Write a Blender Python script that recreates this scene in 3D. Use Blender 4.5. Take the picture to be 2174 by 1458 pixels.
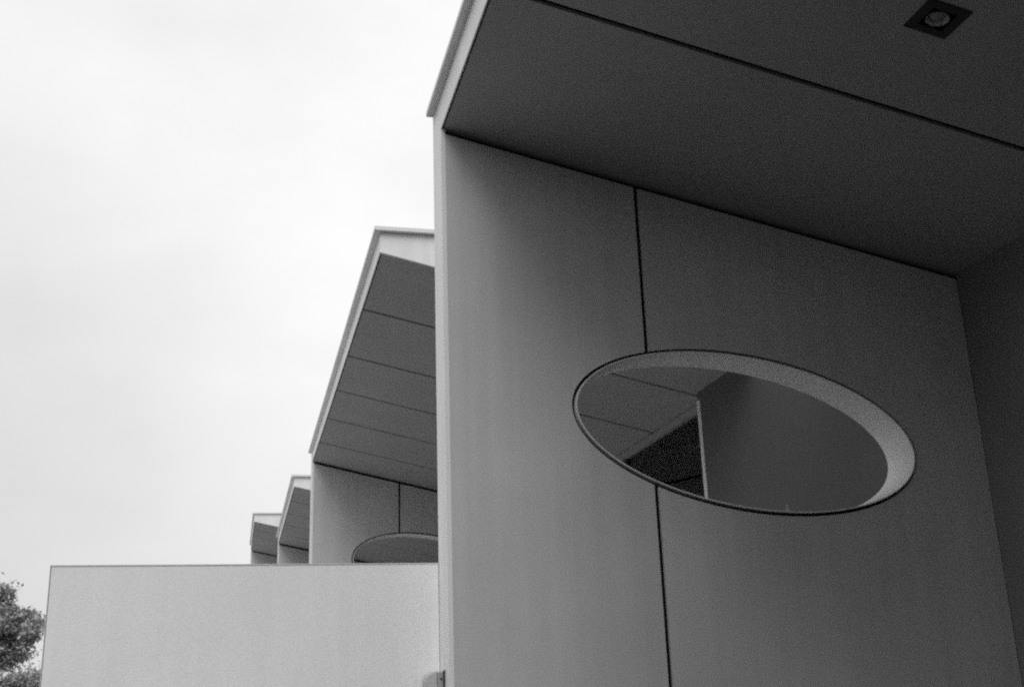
import bpy, bmesh, math, random
from mathutils import Matrix, Vector
from mathutils.geometry import tessellate_polygon

R = math.radians
scene = bpy.context.scene
COL = scene.collection
for o in list(bpy.data.objects):
    bpy.data.objects.remove(o)

# ------------------------------------------------------------------ camera
EYE = 1.6
cam_d = bpy.data.cameras.new('camera')
cam_d.sensor_fit = 'HORIZONTAL'
cam_d.sensor_width = 36.0
cam_d.lens = 39.37
cam_d.clip_start = 0.05
cam_d.clip_end = 3000.0
cam = bpy.data.objects.new('camera', cam_d)
COL.objects.link(cam)
rt = Vector((0.97242894, -0.23087131, -0.03286946))
dn = Vector((0.03915044, 0.30057488, -0.95295435))
fw = Vector((0.22988956, 0.92539353, 0.30132642))
mw = Matrix.Identity(4)
for i in range(3):
    mw[i][0] = rt[i]; mw[i][1] = -dn[i]; mw[i][2] = -fw[i]
mw[2][3] = EYE
cam.matrix_world = mw
scene.camera = cam

# ------------------------------------------------------------------ world: bright overcast
SUN_EL, SUN_AZ = 52.0, 196.0      # azimuth clockwise from +Y (row direction): behind and left of the camera
world = bpy.data.worlds.new('World')
scene.world = world
world.use_nodes = True
nt = world.node_tree
for n in list(nt.nodes):
    nt.nodes.remove(n)
N = nt.nodes.new
L = nt.links.new
out = N('ShaderNodeOutputWorld')
bg = N('ShaderNodeBackground'); bg.inputs['Strength'].default_value = 0.1
sky = N('ShaderNodeTexSky'); sky.sky_type = 'NISHITA'; sky.sun_disc = False
sky.sun_elevation = R(SUN_EL); sky.sun_rotation = R(SUN_AZ)
sky.air_density = 1.0; sky.dust_density = 4.0; sky.ozone_density = 1.0
bw = N('ShaderNodeRGBToBW'); L(sky.outputs[0], bw.inputs[0])
tc = N('ShaderNodeTexCoord')
sep = N('ShaderNodeSeparateXYZ'); L(tc.outputs['Generated'], sep.inputs[0])
clampz = N('ShaderNodeClamp'); L(sep.outputs['Z'], clampz.inputs[0])
# overcast luminance  Lz * (1 + 2 sin(el)) / 3
over = N('ShaderNodeMath'); over.operation = 'MULTIPLY_ADD'
L(clampz.outputs[0], over.inputs[0]); over.inputs[1].default_value = 0.42; over.inputs[2].default_value = 0.71
cloud = N('ShaderNodeTexNoise'); cloud.inputs['Scale'].default_value = 1.3
cloud.inputs['Detail'].default_value = 6.0; cloud.inputs['Roughness'].default_value = 0.5
mp = N('ShaderNodeMapping'); mp.inputs['Scale'].default_value = (1, 1, 1.8); mp.inputs['Location'].default_value = (11.3, 2.7, 5.5)
L(tc.outputs['Generated'], mp.inputs[0]); L(mp.outputs[0], cloud.inputs['Vector'])
cr = N('ShaderNodeMapRange'); L(cloud.outputs['Fac'], cr.inputs['Value'])
cr.inputs['From Min'].default_value = 0.25; cr.inputs['From Max'].default_value = 0.75
cr.inputs['To Min'].default_value = 0.74; cr.inputs['To Max'].default_value = 1.26
mul = N('ShaderNodeMath'); mul.operation = 'MULTIPLY'
L(over.outputs[0], mul.inputs[0]); L(cr.outputs[0], mul.inputs[1])
lz = N('ShaderNodeMath'); lz.operation = 'MULTIPLY'; L(mul.outputs[0], lz.inputs[0]); lz.inputs[1].default_value = 11.3
mix = N('ShaderNodeMix'); mix.data_type = 'FLOAT'; mix.inputs['Factor'].default_value = 0.85
L(bw.outputs[0], mix.inputs['A']); L(lz.outputs[0], mix.inputs['B'])
L(mix.outputs['Result'], bg.inputs['Color']); L(bg.outputs[0], out.inputs[0])

sun_d = bpy.data.lights.new('sun', 'SUN')
sun_d.energy = 1.5
sun_d.angle = R(45)
sun_d.color = (1, 1, 1)
sun = bpy.data.objects.new('sun', sun_d)
COL.objects.link(sun)
sd = Vector((math.sin(R(SUN_AZ)) * math.cos(R(SUN_EL)), math.cos(R(SUN_AZ)) * math.cos(R(SUN_EL)), math.sin(R(SUN_EL))))
sun.rotation_euler = sd.to_track_quat('Z', 'Y').to_euler()

vs = scene.view_settings
vs.view_transform = 'Standard'; vs.look = 'None'; vs.gamma = 1.0; vs.exposure = 0.0
vs.use_curve_mapping = False
scene.render.engine = 'CYCLES'
scene.cycles.max_bounces = 12
scene.cycles.diffuse_bounces = 6
scene.cycles.use_denoising = False      # the fine grain suits a picture taken on film
scene.cycles.pixel_filter_type = 'BLACKMAN_HARRIS'
scene.cycles.filter_width = 2.2

# ------------------------------------------------------------------ materials
def grey(name, val, rough=0.7, speckle=0.06, sp_scale=150.0, blotch=0.04, bump=0.0, bump_scale=220.0, spec=0.3, streak=0.0, metal=0.0, sheet=0.0):
    m = bpy.data.materials.new(name)
    m.use_nodes = True
    t = m.node_tree
    b = t.nodes['Principled BSDF']
    b.inputs['Roughness'].default_value = rough
    b.inputs['Specular IOR Level'].default_value = spec
    b.inputs['Metallic'].default_value = metal
    g = t.nodes.new('ShaderNodeNewGeometry')
    n1 = t.nodes.new('ShaderNodeTexNoise'); n1.inputs['Scale'].default_value = sp_scale; n1.inputs['Detail'].default_value = 3
    n2 = t.nodes.new('ShaderNodeTexNoise'); n2.inputs['Scale'].default_value = 1.7; n2.inputs['Detail'].default_value = 5
    t.links.new(g.outputs['Position'], n1.inputs['Vector']); t.links.new(g.outputs['Position'], n2.inputs['Vector'])
    def rng(src, amp):
        r = t.nodes.new('ShaderNodeMapRange')
        r.inputs['From Min'].default_value = 0.3; r.inputs['From Max'].default_value = 0.7
        r.inputs['To Min'].default_value = 1 - amp; r.inputs['To Max'].default_value = 1 + amp
        t.links.new(src, r.inputs['Value']); return r.outputs[0]
    def mulv(a, bb):
        k = t.nodes.new('ShaderNodeMath'); k.operation = 'MULTIPLY'
        t.links.new(a, k.inputs[0])
        if isinstance(bb, float): k.inputs[1].default_value = bb
        else: t.links.new(bb, k.inputs[1])
        return k.outputs[0]
    v = mulv(rng(n1.outputs['Fac'], speckle), rng(n2.outputs['Fac'], blotch))
    if streak:
        mpn = t.nodes.new('ShaderNodeMapping'); mpn.inputs['Scale'].default_value = (14, 14, 0.7)
        n3 = t.nodes.new('ShaderNodeTexNoise'); n3.inputs['Scale'].default_value = 1.0; n3.inputs['Detail'].default_value = 4
        t.links.new(g.outputs['Position'], mpn.inputs[0]); t.links.new(mpn.outputs[0], n3.inputs['Vector'])
        v = mulv(v, rng(n3.outputs['Fac'], streak))
    if sheet:
        oi = t.nodes.new('ShaderNodeObjectInfo')
        r = t.nodes.new('ShaderNodeMapRange'); r.inputs['To Min'].default_value = 1 - sheet; r.inputs['To Max'].default_value = 1 + sheet
        t.links.new(oi.outputs['Random'], r.inputs['Value']); v = mulv(v, r.outputs[0])
    v = mulv(v, float(val))
    c = t.nodes.new('ShaderNodeCombineColor')
    for k in range(3): t.links.new(v, c.inputs[k])
    t.links.new(c.outputs[0], b.inputs['Base Color'])
    if bump:
        bn = t.nodes.new('ShaderNodeBump'); bn.inputs['Strength'].default_value = bump; bn.inputs['Distance'].default_value = 0.002
        n4 = t.nodes.new('ShaderNodeTexNoise'); n4.inputs['Scale'].default_value = bump_scale; n4.inputs['Detail'].default_value = 3
        t.links.new(g.outputs['Position'], n4.inputs['Vector'])
        t.links.new(n4.outputs['Fac'], bn.inputs['Height']); t.links.new(bn.outputs[0], b.inputs['Normal'])
    return m

M = {}
M['wall'] = grey('painted_panel', 0.57, 0.65, 0.08, 120, 0.07, 0.25, streak=0.05, sheet=0.03)
M['trim'] = grey('painted_trim', 0.88, 0.5, 0.05, 140, 0.04, 0.1, streak=0.03)
M['end'] = grey('painted_end_board', 0.74, 0.6, 0.06, 140, 0.05, 0.1, streak=0.05)
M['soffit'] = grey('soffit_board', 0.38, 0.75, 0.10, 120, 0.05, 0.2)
M['facade_shaded'] = grey('shaded_facade_paint', 0.11, 0.65, 0.09, 120, 0.05, 0.2)  # same facade paint, darkened to stand in for shade in the farther bays
M['facade'] = grey('lit_facade_paint', 0.25, 0.65, 0.09, 120, 0.05, 0.2)  # same facade paint, lightened to stand in for light on the near wall
M['backing'] = grey('black_backing', 0.015, 0.9)
M['cap'] = grey('zinc_capping', 0.70, 0.45, 0.05, 90, 0.08, spec=0.5)
M['edge'] = grey('galvanised_edge', 0.75, 0.5, 0.05, 90, 0.08)
M['render'] = grey('garden_wall_render', 0.84, 0.8, 0.07, 190, 0.035, 0.3, streak=0.02)
M['liner'] = grey('painted_metal_liner', 0.82, 0.45, 0.05, 130, 0.03)
M['frame'] = grey('window_frame_paint', 0.36, 0.4, 0.03)
M['dark_frame'] = grey('dark_frame_paint', 0.05, 0.4, 0.03)
M['ground'] = grey('asphalt', 0.05, 0.9, 0.3, 60, 0.2, 0.3)
M['bounce_cut_slab'] = grey('dark_bounce_cut', 0.03, 0.6, 0.2, 40, 0.2)
M['bounce_slab'] = grey('pale_bounce_slab', 0.56, 0.8, 0.1, 40, 0.15)
M['lamp_black'] = grey('black_lamp_metal', 0.02, 0.4, 0.05)
M['lamp_white'] = grey('lamp_reflector', 0.85, 0.3, 0.02)
M['box_body'] = grey('pale_metal_cover', 0.5, 0.45, 0.08, 60, 0.1)
M['box'] = grey('aged_metal_cover', 0.36, 0.5, 0.12, 60, 0.15)
M['leaf_dark'] = grey('shade_tree_leaf', 0.07, 0.6, 0.3, 3.0, 0.3)  # leaf of the added trees, dark so the near bay stays dim
M['leaf'] = grey('tree_leaf', 0.30, 0.6, 0.3, 3.0, 0.3)
M['bark'] = grey('tree_bark', 0.10, 0.9, 0.3, 20, 0.2)
M['wire'] = grey('pale_wire', 0.6, 0.5)
M['dim_sheet'] = grey('charcoal_dim_sheet', 0.10, 0.9, 0.05, 60, 0.1)
M['room'] = grey('room_plaster', 0.8, 0.8)

def glass_mat(name, tint):
    m = bpy.data.materials.new(name); m.use_nodes = True
    t = m.node_tree
    for n in list(t.nodes): t.nodes.remove(n)
    o = t.nodes.new('ShaderNodeOutputMaterial')
    tr = t.nodes.new('ShaderNodeBsdfTransparent'); tr.inputs[0].default_value = (tint, tint, tint, 1)
    gl = t.nodes.new('ShaderNodeBsdfGlossy'); gl.inputs['Roughness'].default_value = 0.02
    fr = t.nodes.new('ShaderNodeFresnel'); fr.inputs[0].default_value = 1.5
    mx = t.nodes.new('ShaderNodeMixShader')
    t.links.new(fr.outputs[0], mx.inputs[0]); t.links.new(tr.outputs[0], mx.inputs[1]); t.links.new(gl.outputs[0], mx.inputs[2])
    t.links.new(mx.outputs[0], o.inputs[0])
    return m
M['glass'] = glass_mat('window_glass', 0.7)
m = bpy.data.materials.new('lamp_lens'); m.use_nodes = True
b = m.node_tree.nodes['Principled BSDF']
b.inputs['Base Color'].default_value = (0.22, 0.22, 0.22, 1); b.inputs['Roughness'].default_value = 0.35
M['lens'] = m

# ------------------------------------------------------------------ mesh helpers
def link(name, me, mat, parent=None):
    o = bpy.data.objects.new(name, me)
    COL.objects.link(o)
    if mat: me.materials.append(M[mat])
    if parent: o.parent = parent
    return o

def from_bm(name, bm, mat, parent=None, smooth=False, bevel=0.0):
    bmesh.ops.recalc_face_normals(bm, faces=bm.faces)
    me = bpy.data.meshes.new(name)
    bm.to_mesh(me); bm.free()
    if smooth:
        me.polygons.foreach_set('use_smooth', [True] * len(me.polygons))
    o = link(name, me, mat, parent)
    if bevel:
        md = o.modifiers.new('bevel', 'BEVEL'); md.width = bevel; md.segments = 2; md.limit_method = 'ANGLE'; md.angle_limit = R(40)
    return o

def add_box(bm, a, b):
    vs_ = [bm.verts.new((x, y, z)) for x in (a[0], b[0]) for y in (a[1], b[1]) for z in (a[2], b[2])]
    for f in ((0, 1, 3, 2), (4, 6, 7, 5), (0, 4, 5, 1), (2, 3, 7, 6), (0, 2, 6, 4), (1, 5, 7, 3)):
        bm.faces.new([vs_[i] for i in f])

def box(name, a, b, mat, parent=None, bevel=0.0):
    bm = bmesh.new(); add_box(bm, a, b)
    return from_bm(name, bm, mat, parent, bevel=bevel)

def add_extrude(bm, loops, axis, lo, hi):
    """loops of 2-D points (outline first, then holes) extruded along an axis; 2-D is (x,z) for y, (y,z) for x, (x,y) for z"""
    def P(p, h):
        return {'y': (p[0], h, p[1]), 'x': (h, p[0], p[1]), 'z': (p[0], p[1], h)}[axis]
    tri = tessellate_polygon([[Vector((p[0], p[1], 0)) for p in l] for l in loops])
    flat = [p for l in loops for p in l]
    va = [bm.verts.new(P(p, lo)) for p in flat]
    vb = [bm.verts.new(P(p, hi)) for p in flat]
    for t in tri:
        for v in (va, vb):
            try: bm.faces.new([v[i] for i in t])
            except ValueError: pass
    k = 0
    for l in loops:
        n = len(l)
        for i in range(n):
            j = (i + 1) % n
            bm.faces.new((va[k + i], va[k + j], vb[k + j], vb[k + i]))
        k += n

def extrude(name, loops, axis, lo, hi, mat, parent=None, bevel=0.0):
    bm = bmesh.new(); add_extrude(bm, loops, axis, lo, hi)
    return from_bm(name, bm, mat, parent, bevel=bevel)

def empty(name, loc=(0, 0, 0)):
    o = bpy.data.objects.new(name, None); COL.objects.link(o); o.location = loc
    return o

def tag(o, label=None, cat=None, group=None, kind=None):
    if label: o['label'] = label
    if cat: o['category'] = cat
    if group: o['group'] = group
    if kind: o['kind'] = kind
    return o

def ellipse(cx, cz, A, B, ang, n=160):
    ca, sa = math.cos(R(ang)), math.sin(R(ang))
    return [(cx + A * math.cos(t) * ca - B * math.sin(t) * sa, cz + A * math.cos(t) * sa + B * math.sin(t) * ca)
            for t in (2 * math.pi * i / n for i in range(n))]

def clip_half(poly, xs, keep_left):
    """clip a closed polygon at x = xs"""
    out_ = []
    n = len(poly)
    for i in range(n):
        p, q = poly[i], poly[(i + 1) % n]
        ip = (p[0] <= xs) if keep_left else (p[0] >= xs)
        iq = (q[0] <= xs) if keep_left else (q[0] >= xs)
        if ip: out_.append(p)
        if ip != iq:
            t = (xs - p[0]) / (q[0] - p[0])
            out_.append((xs, p[1] + t * (q[1] - p[1])))
    return out_

# ------------------------------------------------------------------ ground
box('ground', (-600, -600, -0.3), (600, 900, 0.0), 'ground')
tag(bpy.data.objects['ground'], 'dark asphalt ground in front of the white houses', kind='structure')

tag(box('bounce_cut_slab', (-3.0, -2.75, 0.0), (3.38, 4.499, 0.012), 'bounce_cut_slab'), 'unseen dark slab added under the near canopy to cut ground bounce', kind='structure')  # unseen slab added to keep the near soffit dark

tag(box('bounce_cut_slab', (0.604, 4.71, 0.0), (3.0, 32.0, 0.010), 'bounce_cut_slab'), 'unseen dark slab added under the farther canopies to cut ground bounce', kind='structure')  # unseen dark slab added so less light bounces up under the canopies
tag(box('bounce_slab', (-5.0, 4.9, 0.0), (0.6, 40.0, 0.012), 'bounce_slab'), 'unseen pale slab added along the farther houses to bounce light up', kind='structure')  # unseen pale slab added to throw light onto the farther soffits

# ------------------------------------------------------------------ a house of the row
def house(label, xf, y1, t, z0, slope, ye, xb, ztop, hole, groove, seams, start, win, gap=0.019, sgap=0.030, fmat='facade_shaded', lamp=None):
    """xf front plane, y1 near face of the side wall, z0 soffit height at the front, ye roof end towards the camera,
    xb facade plane, hole = (cx, cz, A, B, angle), groove = x of the panel joint, win = (y0, y1, xw)"""
    root = empty('terraced_house', (xb, y1, 0))
    tag(root, label, 'house', 'white houses in the terraced row')
    y2 = y1 + t
    inv = Matrix.Translation((-xb, -y1, 0))
    zs = lambda x: z0 + slope * (x - xf)
    made = []
    def keep(o):
        made.append(o); return o
    # ---- side wall with an oval opening
    cx, cz, A, B, ang = hole
    hx = ellipse(cx, cz, A, B, ang)
    top = lambda x: zs(x) - 0.028
    core_out = [(xf + 0.03, 0.0), (xb + 0.05, 0.0), (xb + 0.05, zs(xb) + 0.03), (xf + 0.03, zs(xf) + 0.02)]
    sw = extrude('side_wall', [core_out, ellipse(cx, cz, A - 0.0175, B - 0.0175, ang)], 'y', y1 + 0.03, y2 - 0.03, 'backing', root)
    for (ya, yb) in ((y1, y1 + 0.016), (y2 - 0.016, y2)):
        for left in (True, False):
            # ellipse arc on this side of the joint, from its lower to its upper crossing
            xs = groove - gap / 2 if left else groove + gap / 2
            arc = clip_half(hx, xs, left)
            # order so that the two points at x = xs are first and last
            idx = [i for i, p in enumerate(arc) if abs(p[0] - xs) < 1e-9]
            i0, i1 = idx
            arc = arc[i1:] + arc[:i1]
            if abs(arc[1][0] - xs) < 1e-9: arc = arc[1:] + arc[:1]
            if left:
                if arc[0][1] > arc[-1][1]: arc.reverse()       # bottom -> top
                outl = [(xf + 0.0205, 0.0), (xs, 0.0)] + arc + [(xs, top(xs)), (xf + 0.0205, top(xf + 0.0205))]
            else:
                if arc[0][1] < arc[-1][1]: arc.reverse()       # top -> bottom
                outl = [(xs, 0.0), (xb - 0.002, 0.0), (xb - 0.002, top(xb)), (xs, top(xs))] + arc
            extrude('wall_panel', [outl], 'y', ya, yb, 'wall', sw)
    box('front_trim', (xf, y1, 0.0), (xf + 0.02, y2, z0 - 0.003), 'trim', sw)
    lo_ = ellipse(cx, cz, A - 0.015, B - 0.015, ang, 200)
    li_ = ellipse(cx, cz, A - 0.0205, B - 0.0205, ang, 200)
    bm = bmesh.new()
    n = len(lo_)
    ya, yb = y1 - 0.010, y2 + 0.006
    for (pa, ha), (pb, hb), sm in (((lo_, ya), (li_, ya), False), ((li_, ya), (li_, yb), True), ((li_, yb), (lo_, yb), False), ((lo_, yb), (lo_, ya), True)):
        va = [bm.verts.new((p[0], ha, p[1])) for p in pa]
        vb = [bm.verts.new((p[0], hb, p[1])) for p in pb]
        for i in range(n):
            j = (i + 1) % n
            f = bm.faces.new((va[i], va[j], vb[j], vb[i])); f.smooth = sm
    bmesh.ops.recalc_face_normals(bm, faces=bm.faces)
    me = bpy.data.meshes.new('opening_liner'); bm.to_mesh(me); bm.free()
    liner = link('opening_liner', me, 'liner', sw)
    # ---- canopy roof
    xr = xb + 0.12
    body = [(xf + 0.007, zs(xf + 0.007) + 0.04), (xr, zs(xr) + 0.04), (xr, ztop - 0.002), (xf + 0.007, ztop - 0.002)]
    rf = extrude('roof', [body], 'y', ye + 0.03, y2 - 0.002, 'backing', root)
    edges = [ye + 0.0205] + list(seams) + [y1 + 0.03]
    for k in range(len(edges) - 1):
        a = edges[k] + (sgap / 2 if k else 0.0)
        b_ = edges[k + 1] - (sgap / 2 if k < len(edges) - 2 else 0.0)
        xa = xf + 0.015
        if lamp and a < lamp[1] < b_:
            bm = bmesh.new(); q = 0.050; c_ = q * math.cos(math.atan(slope))
            add_extrude(bm, [[(xa, a), (xr, a), (xr, b_), (xa, b_)], [(lamp[0] - c_, lamp[1] - q), (lamp[0] + c_, lamp[1] - q), (lamp[0] + c_, lamp[1] + q), (lamp[0] - c_, lamp[1] + q)]], 'z', 0.0, 0.014)
            for v in bm.verts: v.co.z += zs(v.co.x)
            from_bm('soffit_panel', bm, 'soffit', rf)
            continue
        extrude('soffit_panel', [[(xa, zs(xa)), (xr, zs(xr)), (xr, zs(xr) + 0.014), (xa, zs(xa) + 0.014)]], 'y', a, b_, 'soffit', rf)
    box('fascia_board', (xf, ye + 0.02, z0 - 0.003), (xf + 0.006, y2, ztop), 'trim', rf)
    xe = xb - 0.001
    extrude('end_board', [[(xf, z0 - 0.003), (xe, zs(xe) - 0.003), (xe, ztop), (xf, ztop)]], 'y', ye, ye + 0.0195, 'end', rf)
    box('roof_cap', (xf - 0.033, ye - 0.03, ztop + 0.001), (xb + 6.0, y2 - 0.001, ztop + 0.029), 'cap', rf, bevel=0.003)
    # ---- facade
    wy0, wy1, xw = win
    fz = ztop - 0.004
    wt = zs(xb) + 0.035
    outl = [(start, 0.0), (y1 - 0.001, 0.0), (y1 - 0.001, fz), (start, fz)]
    fa = extrude('facade_wall', [outl, [(wy0, 0.12), (wy1, 0.12), (wy1, wt), (wy0, wt)]], 'x', xb, xb + 0.25, fmat, root)
    box('corner_trim', (xb - 0.004, wy0 - 0.042, 0.12), (xb + 0.02, wy0 + 0.006, zs(xb) - 0.06), 'liner', fa)
    wn = empty('window', (0, 0, 0)); wn.parent = root
    h1 = zs(xw) - 0.012
    box('head', (xw, wy0 + 0.001, h1 - 0.056), (xw + 0.07, wy1 - 0.001, h1), 'frame', wn)
    box('sill', (xw - 0.03, wy0 + 0.001, 0.121), (xw + 0.07, wy1 - 0.001, 0.17), 'frame', wn)
    npan = max(1, round((wy1 - wy0) / 1.9))
    ps = [(wy0 + 0.03) + (wy1 - wy0 - 0.06) * k / npan for k in range(npan + 1)]
    for k, yy in enumerate(ps):
        box('mullion', (xw + 0.012, yy - 0.028, 0.1705), (xw + 0.062, yy + 0.028, h1 - 0.0565), 'dark_frame' if 0 < k < npan else 'frame', wn)
    for k in range(npan):
        box('pane', (xw + 0.034, ps[k] + 0.0285, 0.171), (xw + 0.040, ps[k + 1] - 0.0285, h1 - 0.057), 'glass', wn)
    box('dimming_sheet', (xw + 0.125, wy0 + 0.03, 0.18), (xw + 0.128, wy1 - 0.03, h1 - 0.02), 'dim_sheet', wn)  # dark sheet added behind the panes for an even dark tone
    # ---- the rooms behind: party wall, rear wall, ceiling
    box('party_wall', (xb + 0.051, y1, 0.0), (xb + 6.0, y2, ztop - 0.006), 'room', root)
    box('rear_wall', (xb + 5.8, start, 0.0), (xb + 6.0, y1 - 0.001, ztop - 0.006), 'room', root)
    box('ceiling', (xb + 0.251, start, zs(xb) + 0.1), (xb + 5.799, y1 - 0.001, zs(xb) + 0.3), 'room', root)
    for o in list(COL.objects):
        if o.parent == root:
            o.matrix_parent_inverse = inv
    return root, rf, sw, wn

G = EYE
h_a = house('nearest white house, its whole tilted oval opening and dark soffit with a downlight in view',
            0.819, 4.5, 0.207, 2.484 + G, -0.2214, -2.7, 3.382, 2.645 + G, (2.198, 1.097 + G, 0.829, 0.362, -8.27), 1.737,
            [-1.78, -0.74, 0.30, 1.34, 2.38, 3.418], -2.75, (-0.2, 2.2, 3.46), fmat='facade', lamp=(2.254, 2.877))
h_b = house('second white house, its oval opening half hidden behind the low garden wall',
            0.726, 11.94, 0.207, 2.484 + G, -0.226, 6.015, 3.03, 2.605 + G, (1.93, 1.355 + G, 0.785, 0.355, -8.27), 1.658,
            [7.02, 8.08, 9.06, 10.03, 11.03], 4.709, (6.96, 10.6, 3.11))
h_c = house('third white house, a narrow sliver of soffit left of the second house',
            0.614, 18.6, 0.207, 2.51 + G, -0.215, 13.57, 2.95, 2.62 + G, (1.93, 1.38 + G, 0.785, 0.355, -8.27), 1.65,
            [14.6, 15.6, 16.6, 17.6], 12.15, (14.4, 17.8, 3.05))
h_d = house('farthest white house, lowest roof end visible at the far left of the row',
            0.26, 26.0, 0.207, 3.35 + G, -0.22, 21.8, 2.9, 3.49 + G, (1.6, 2.0 + G, 0.785, 0.355, -8.27), 1.3,
            [22.8, 23.8, 24.9], 18.81, (22.4, 24.6, 2.98))
# near party wall of the first house, unseen behind the camera, dark to cut bounce into the bay
root = h_a[0]
o = box('party_wall', (0.82, -2.95, 0.0), (9.38, -2.751, 2.64 + G), 'facade', root)
o.matrix_parent_inverse = Matrix.Translation((-3.382, -4.5, 0))
# small wire eyelet on the lower rim of the oval opening
bm = bmesh.new()
nn, mm = 20, 8
vsr = []
for i in range(nn):
    a = 2 * math.pi * i / nn
    ring = []
    for j in range(mm):
        b_ = 2 * math.pi * j / mm
        r = 0.012 + 0.003 * math.cos(b_)
        ring.append(bm.verts.new((2.343 + r * math.cos(a) * 0.7, 4.50 + 0.003 * math.sin(b_) + r * math.cos(a) * 0.5, 0.753 + G + r * 1.3 * math.sin(a))))
    vsr.append(ring)
for i in range(nn):
    for j in range(mm):
        bm.faces.new((vsr[i][j], vsr[(i + 1) % nn][j], vsr[(i + 1) % nn][(j + 1) % mm], vsr[i][(j + 1) % mm]))
o = from_bm('eyelet', bm, 'wire', root, smooth=True)
o.matrix_parent_inverse = Matrix.Translation((-3.382, -4.5, 0))

# ------------------------------------------------------------------ low garden wall
gw = empty('garden_wall', (0.05, 4.78, 0)); tag(gw, 'low smooth pale garden wall standing out from the near house corner', 'wall')
gi = Matrix.Translation((-0.05, -4.78, 0))
zt = 0.547 + G
a = box('wall_body', (-0.706, 4.703, 0.0), (0.8165, 4.85, zt), 'render', gw)
b_ = box('coping', (-0.7105, 4.7005, zt + 0.0001), (0.8165, 4.855, zt + 0.0035), 'edge', gw)
c_ = box('edge_trim', (-0.7105, 4.7005, 0.0), (-0.7085, 4.855, zt), 'edge', gw)
for o in (a, b_, c_): o.matrix_parent_inverse = gi

# ------------------------------------------------------------------ small cover box on the corner, at the foot of the picture
wb = empty('cover_box', (0.79, 4.62, 1.4)); tag(wb, 'small rounded metal cover box fixed where garden wall meets house corner', 'box')
wi = Matrix.Translation((-0.79, -4.62, -1.4))
prof = []
x0b, x1b, zb0, zb1, rr = 0.742, 0.790, 1.35, 0.113 + G, 0.042
prof = [(x1b, zb0), (x1b, zb1)]
for k in range(9):
    a = math.pi / 2 + k / 8 * math.pi / 2
    prof.append((x0b + rr + rr * math.cos(a), zb1 - rr + rr * math.sin(a)))
prof.append((x0b, zb0))
a = extrude('body', [prof], 'y', 4.60, 4.694, 'box_body', wb, bevel=0.006)
b_ = box('mounting_plate', (0.7905, 4.602, 1.35), (0.8185, 4.692, zb1 - 0.003), 'box', wb, bevel=0.004)
bm = bmesh.new()
bmesh.ops.create_cone(bm, cap_ends=True, segments=14, radius1=0.0045, radius2=0.0045, depth=0.005, matrix=Matrix.Translation((0.804, 4.601, zb1 - 0.03)) @ Matrix.Rotation(R(90), 4, 'X'))
c_ = from_bm('screw', bm, 'dark_frame', wb)
d_ = box('gap_strip', (0.8115, 4.588, 1.35), (0.8186, 4.6015, zb1 + 0.002), 'dark_frame', wb)  # dark strip drawn for the gap beside the plate
for o in (a, b_, c_, d_): o.matrix_parent_inverse = wi

# ------------------------------------------------------------------ recessed downlight in the near soffit
dl = empty('recessed_downlight', (2.254, 2.877, 2.1665 + G - 0.0005)); dl.rotation_euler = (0, math.atan(0.2214), 0)
tag(dl, 'square black recessed downlight with round lens set in the near soffit', 'downlight')
def square_ring(bm, ro, ri, zlo, zhi):
    add_extrude(bm, [[(-ro, -ro), (ro, -ro), (ro, ro), (-ro, ro)], [(-ri, -ri), (ri, -ri), (ri, ri), (-ri, ri)]], 'z', zlo, zhi)
bm = bmesh.new(); square_ring(bm, 0.080, 0.047, -0.006, -0.0005); from_bm('bezel', bm, 'lamp_black', dl)
bm = bmesh.new(); square_ring(bm, 0.0495, 0.0471, -0.0004, 0.030); add_box(bm, (-0.047, -0.047, 0.028), (0.047, 0.047, 0.0299)); from_bm('well', bm, 'lamp_black', dl)
def ring(name, r0, r1, z0_, z1_, mat, parent):
    bm = bmesh.new(); n = 40; rs = []
    for r, z in ((r1, z0_), (r1, z1_), (r0, z1_), (r0, z0_)):
        rs.append([bm.verts.new((r * math.cos(2 * math.pi * i / n), r * math.sin(2 * math.pi * i / n), z)) for i in range(n)])
    for k in range(4):
        for i in range(n):
            bm.faces.new((rs[k][i], rs[k][(i + 1) % n], rs[(k + 1) % 4][(i + 1) % n], rs[(k + 1) % 4][i]))
    return from_bm(name, bm, mat, parent)
ring('gimbal_ring', 0.0372, 0.0425, -0.004, 0.0275, 'lamp_black', dl)
ring('reflector_ring', 0.0355, 0.0371, -0.003, 0.0272, 'lamp_white', dl)
bm = bmesh.new()
bmesh.ops.create_uvsphere(bm, u_segments=28, v_segments=14, radius=0.027, matrix=Matrix.Translation((0, 0, 0.014)) @ Matrix.Diagonal((1, 1, 0.4, 1)))
from_bm('lens', bm, 'lens', dl, smooth=True)

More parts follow.
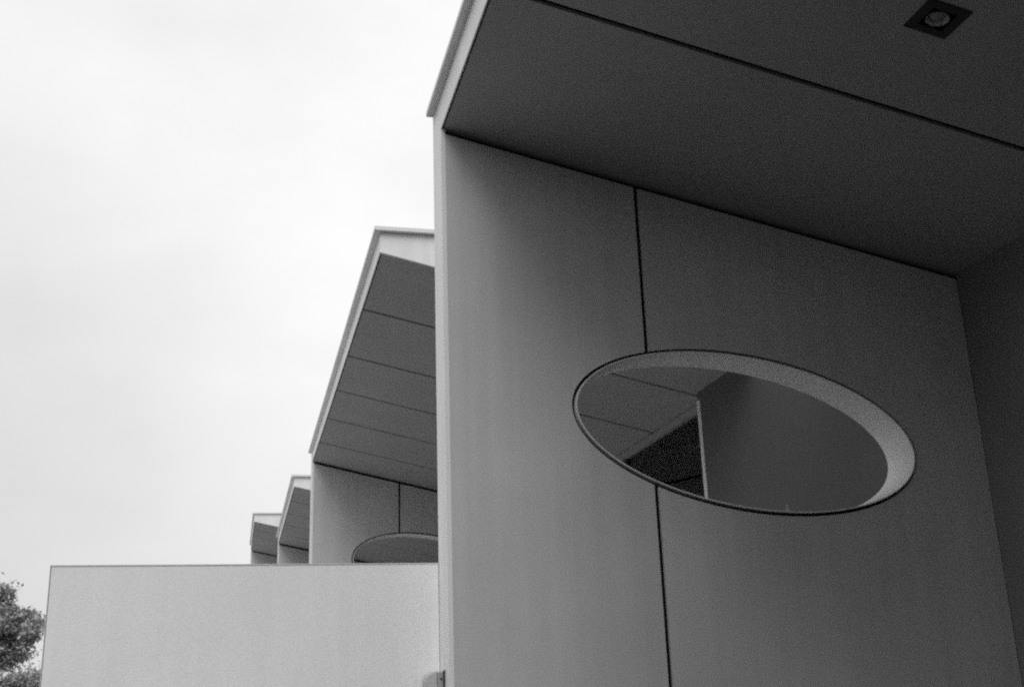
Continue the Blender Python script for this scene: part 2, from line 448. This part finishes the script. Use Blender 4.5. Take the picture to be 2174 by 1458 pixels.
# ------------------------------------------------------------------ trees at the lower left
def tree(name, label, base, height, blobs, seed, nleaf=60000, size=0.055, group='trees beyond the garden wall', mat='leaf', rc=(0.09, 0.36)):
    rnd = random.Random(seed)
    root = empty(name, base); tag(root, label, 'tree', group)
    bm = bmesh.new()
    # trunk and limbs
    def limb(p, q, r0, r1, n=8):
        d = (q - p).normalized(); u = d.orthogonal().normalized(); v = d.cross(u)
        prev = None
        for k in range(5):
            c = p.lerp(q, k / 4) + Vector((rnd.uniform(-1, 1), rnd.uniform(-1, 1), 0)) * (0.04 if 0 < k < 4 else 0)
            r = r0 + (r1 - r0) * k / 4
            rg = [bm.verts.new(c + (u * math.cos(2 * math.pi * i / n) + v * math.sin(2 * math.pi * i / n)) * r) for i in range(n)]
            if prev:
                for i in range(n): bm.faces.new((prev[i], prev[(i + 1) % n], rg[(i + 1) % n], rg[i]))
            prev = rg
    fork = Vector((0, 0, height * 0.35))
    limb(Vector((0, 0, -0.4)), fork, 0.2, 0.14)
    for c, r in blobs:
        limb(fork, Vector(c), 0.09, 0.02)
    from_bm('trunk', bm, 'bark', root, smooth=True)
    verts, faces = [], []
    tot = sum(r[0] * r[1] * r[2] for c, r in blobs)
    for c, r in blobs:
        c = Vector(c)
        ncl = max(16, int(r[0] * r[1] * r[2] * 60))
        clumps = []
        for _ in range(ncl):
            while True:
                d = Vector((rnd.uniform(-1, 1), rnd.uniform(-1, 1), rnd.uniform(-1, 1)))
                if 0.05 < d.length < 1: break
            d = d.normalized() * (d.length ** 0.45)
            clumps.append((c + Vector((d.x * r[0], d.y * r[1], d.z * r[2])), rnd.uniform(*rc)))
        nl = int(nleaf * r[0] * r[1] * r[2] / tot)
        for _ in range(nl):
            cc, cr_ = clumps[rnd.randrange(ncl)]
            while True:
                d = Vector((rnd.uniform(-1, 1), rnd.uniform(-1, 1), rnd.uniform(-1, 1)))
                if d.length < 1: break
            p = cc + Vector((d.x, d.y, d.z * 0.75)) * cr_
            if rnd.random() < 0.4:
                p = cc + Vector((rnd.gauss(0, 1), rnd.gauss(0, 1), rnd.gauss(0, 0.8))) * cr_ * 0.62
            nrm = Vector((rnd.gauss(0, 1), rnd.gauss(0, 1), rnd.gauss(0.5, 1))).normalized()
            u = nrm.orthogonal().normalized(); u.rotate(Matrix.Rotation(rnd.uniform(0, 6.28), 3, nrm)); v = nrm.cross(u)
            s = size * rnd.uniform(0.5, 1.5)
            k = len(verts)
            verts += [p - u * s, p + v * s * 0.45 + nrm * s * 0.15, p + u * s, p - v * s * 0.45 + nrm * s * 0.15]
            faces.append((k, k + 1, k + 2, k + 3))
    me = bpy.data.meshes.new('crown'); me.from_pydata([tuple(v) for v in verts], [], faces)
    link('crown', me, mat, root)
    return root
# unseen trees added left of the camera to block the low sky
st = tree('shade_tree', 'unseen leafy tree added left of the camera to shade the houses', (-10.5, -9, 0), 7.5,
          [((0, 0, 4.4), (2.6, 3.3, 2.4)), ((0.4, 1.8, 3.4), (1.9, 1.8, 1.6)), ((0.2, -1.9, 3.2), (1.9, 1.8, 1.6)), ((0, 0.2, 6.0), (1.7, 2.0, 1.3)), ((0.6, 0, 1.9), (1.6, 2.6, 1.1))], 21, 36000, 0.17, 'unseen trees added for shade', 'leaf_dark', (0.3, 0.6))
for k in range(1, 6):
    r2 = st.copy(); COL.objects.link(r2)
    r2.location = (-10.5 + 0.6 * math.sin(k * 2.1), -9 + 6.2 * k, 0); r2.rotation_euler = (0, 0, 0); r2.scale = (1, 1, 1 + 0.08 * math.sin(k * 1.7))
    for ch in st.children:
        c2 = ch.copy(); COL.objects.link(c2); c2.parent = r2
YT = 34.0
tree('broadleaf_tree', 'taller leafy tree cut by the left picture edge beyond the garden wall', (-7.6, YT, 0.12), 5.2,
     [((0.75, 0, 4.55), (0.75, 0.8, 0.55)), ((0.6, 0.2, 3.7), (1.4, 1.2, 0.85)), ((-0.6, 0.1, 4.3), (1.4, 1.2, 1.0)), ((1.85, -0.2, 3.75), (0.55, 0.7, 0.42)), ((1.5, 0, 3.1), (0.6, 0.6, 0.4)), ((0.9, 0.1, 3.0), (0.8, 0.8, 0.5))], 4, 70000)
lt = tree('low_tree', 'lower bushy tree beneath the taller one at lower left corner', (-6.85, YT - 1.5, 0.05), 3.0,
     [((0.6, 0, 2.05), (1.1, 1.0, 0.6)), ((1.6, 0.1, 1.95), (0.55, 0.7, 0.68)), ((-0.7, 0, 2.1), (1.0, 1, 0.7))], 9, 45000)
bm = bmesh.new(); prev = None
for k in range(13):
    c = Vector((-1.3 + 2.0 * k / 12, -1.05, 2.46 + 0.16 * k / 12 + 0.03 * math.sin(k * 1.3)))
    r = 0.014 - 0.008 * k / 12
    rg = [bm.verts.new(c + Vector((0, math.cos(a * math.pi / 3), math.sin(a * math.pi / 3))) * r) for a in range(6)]
    if prev:
        for i in range(6): bm.faces.new((prev[i], prev[(i + 1) % 6], rg[(i + 1) % 6], rg[i]))
    prev = rg
o = from_bm('bare_branch', bm, 'wire', lt); o['label'] = 'bare pale branch across the low tree'
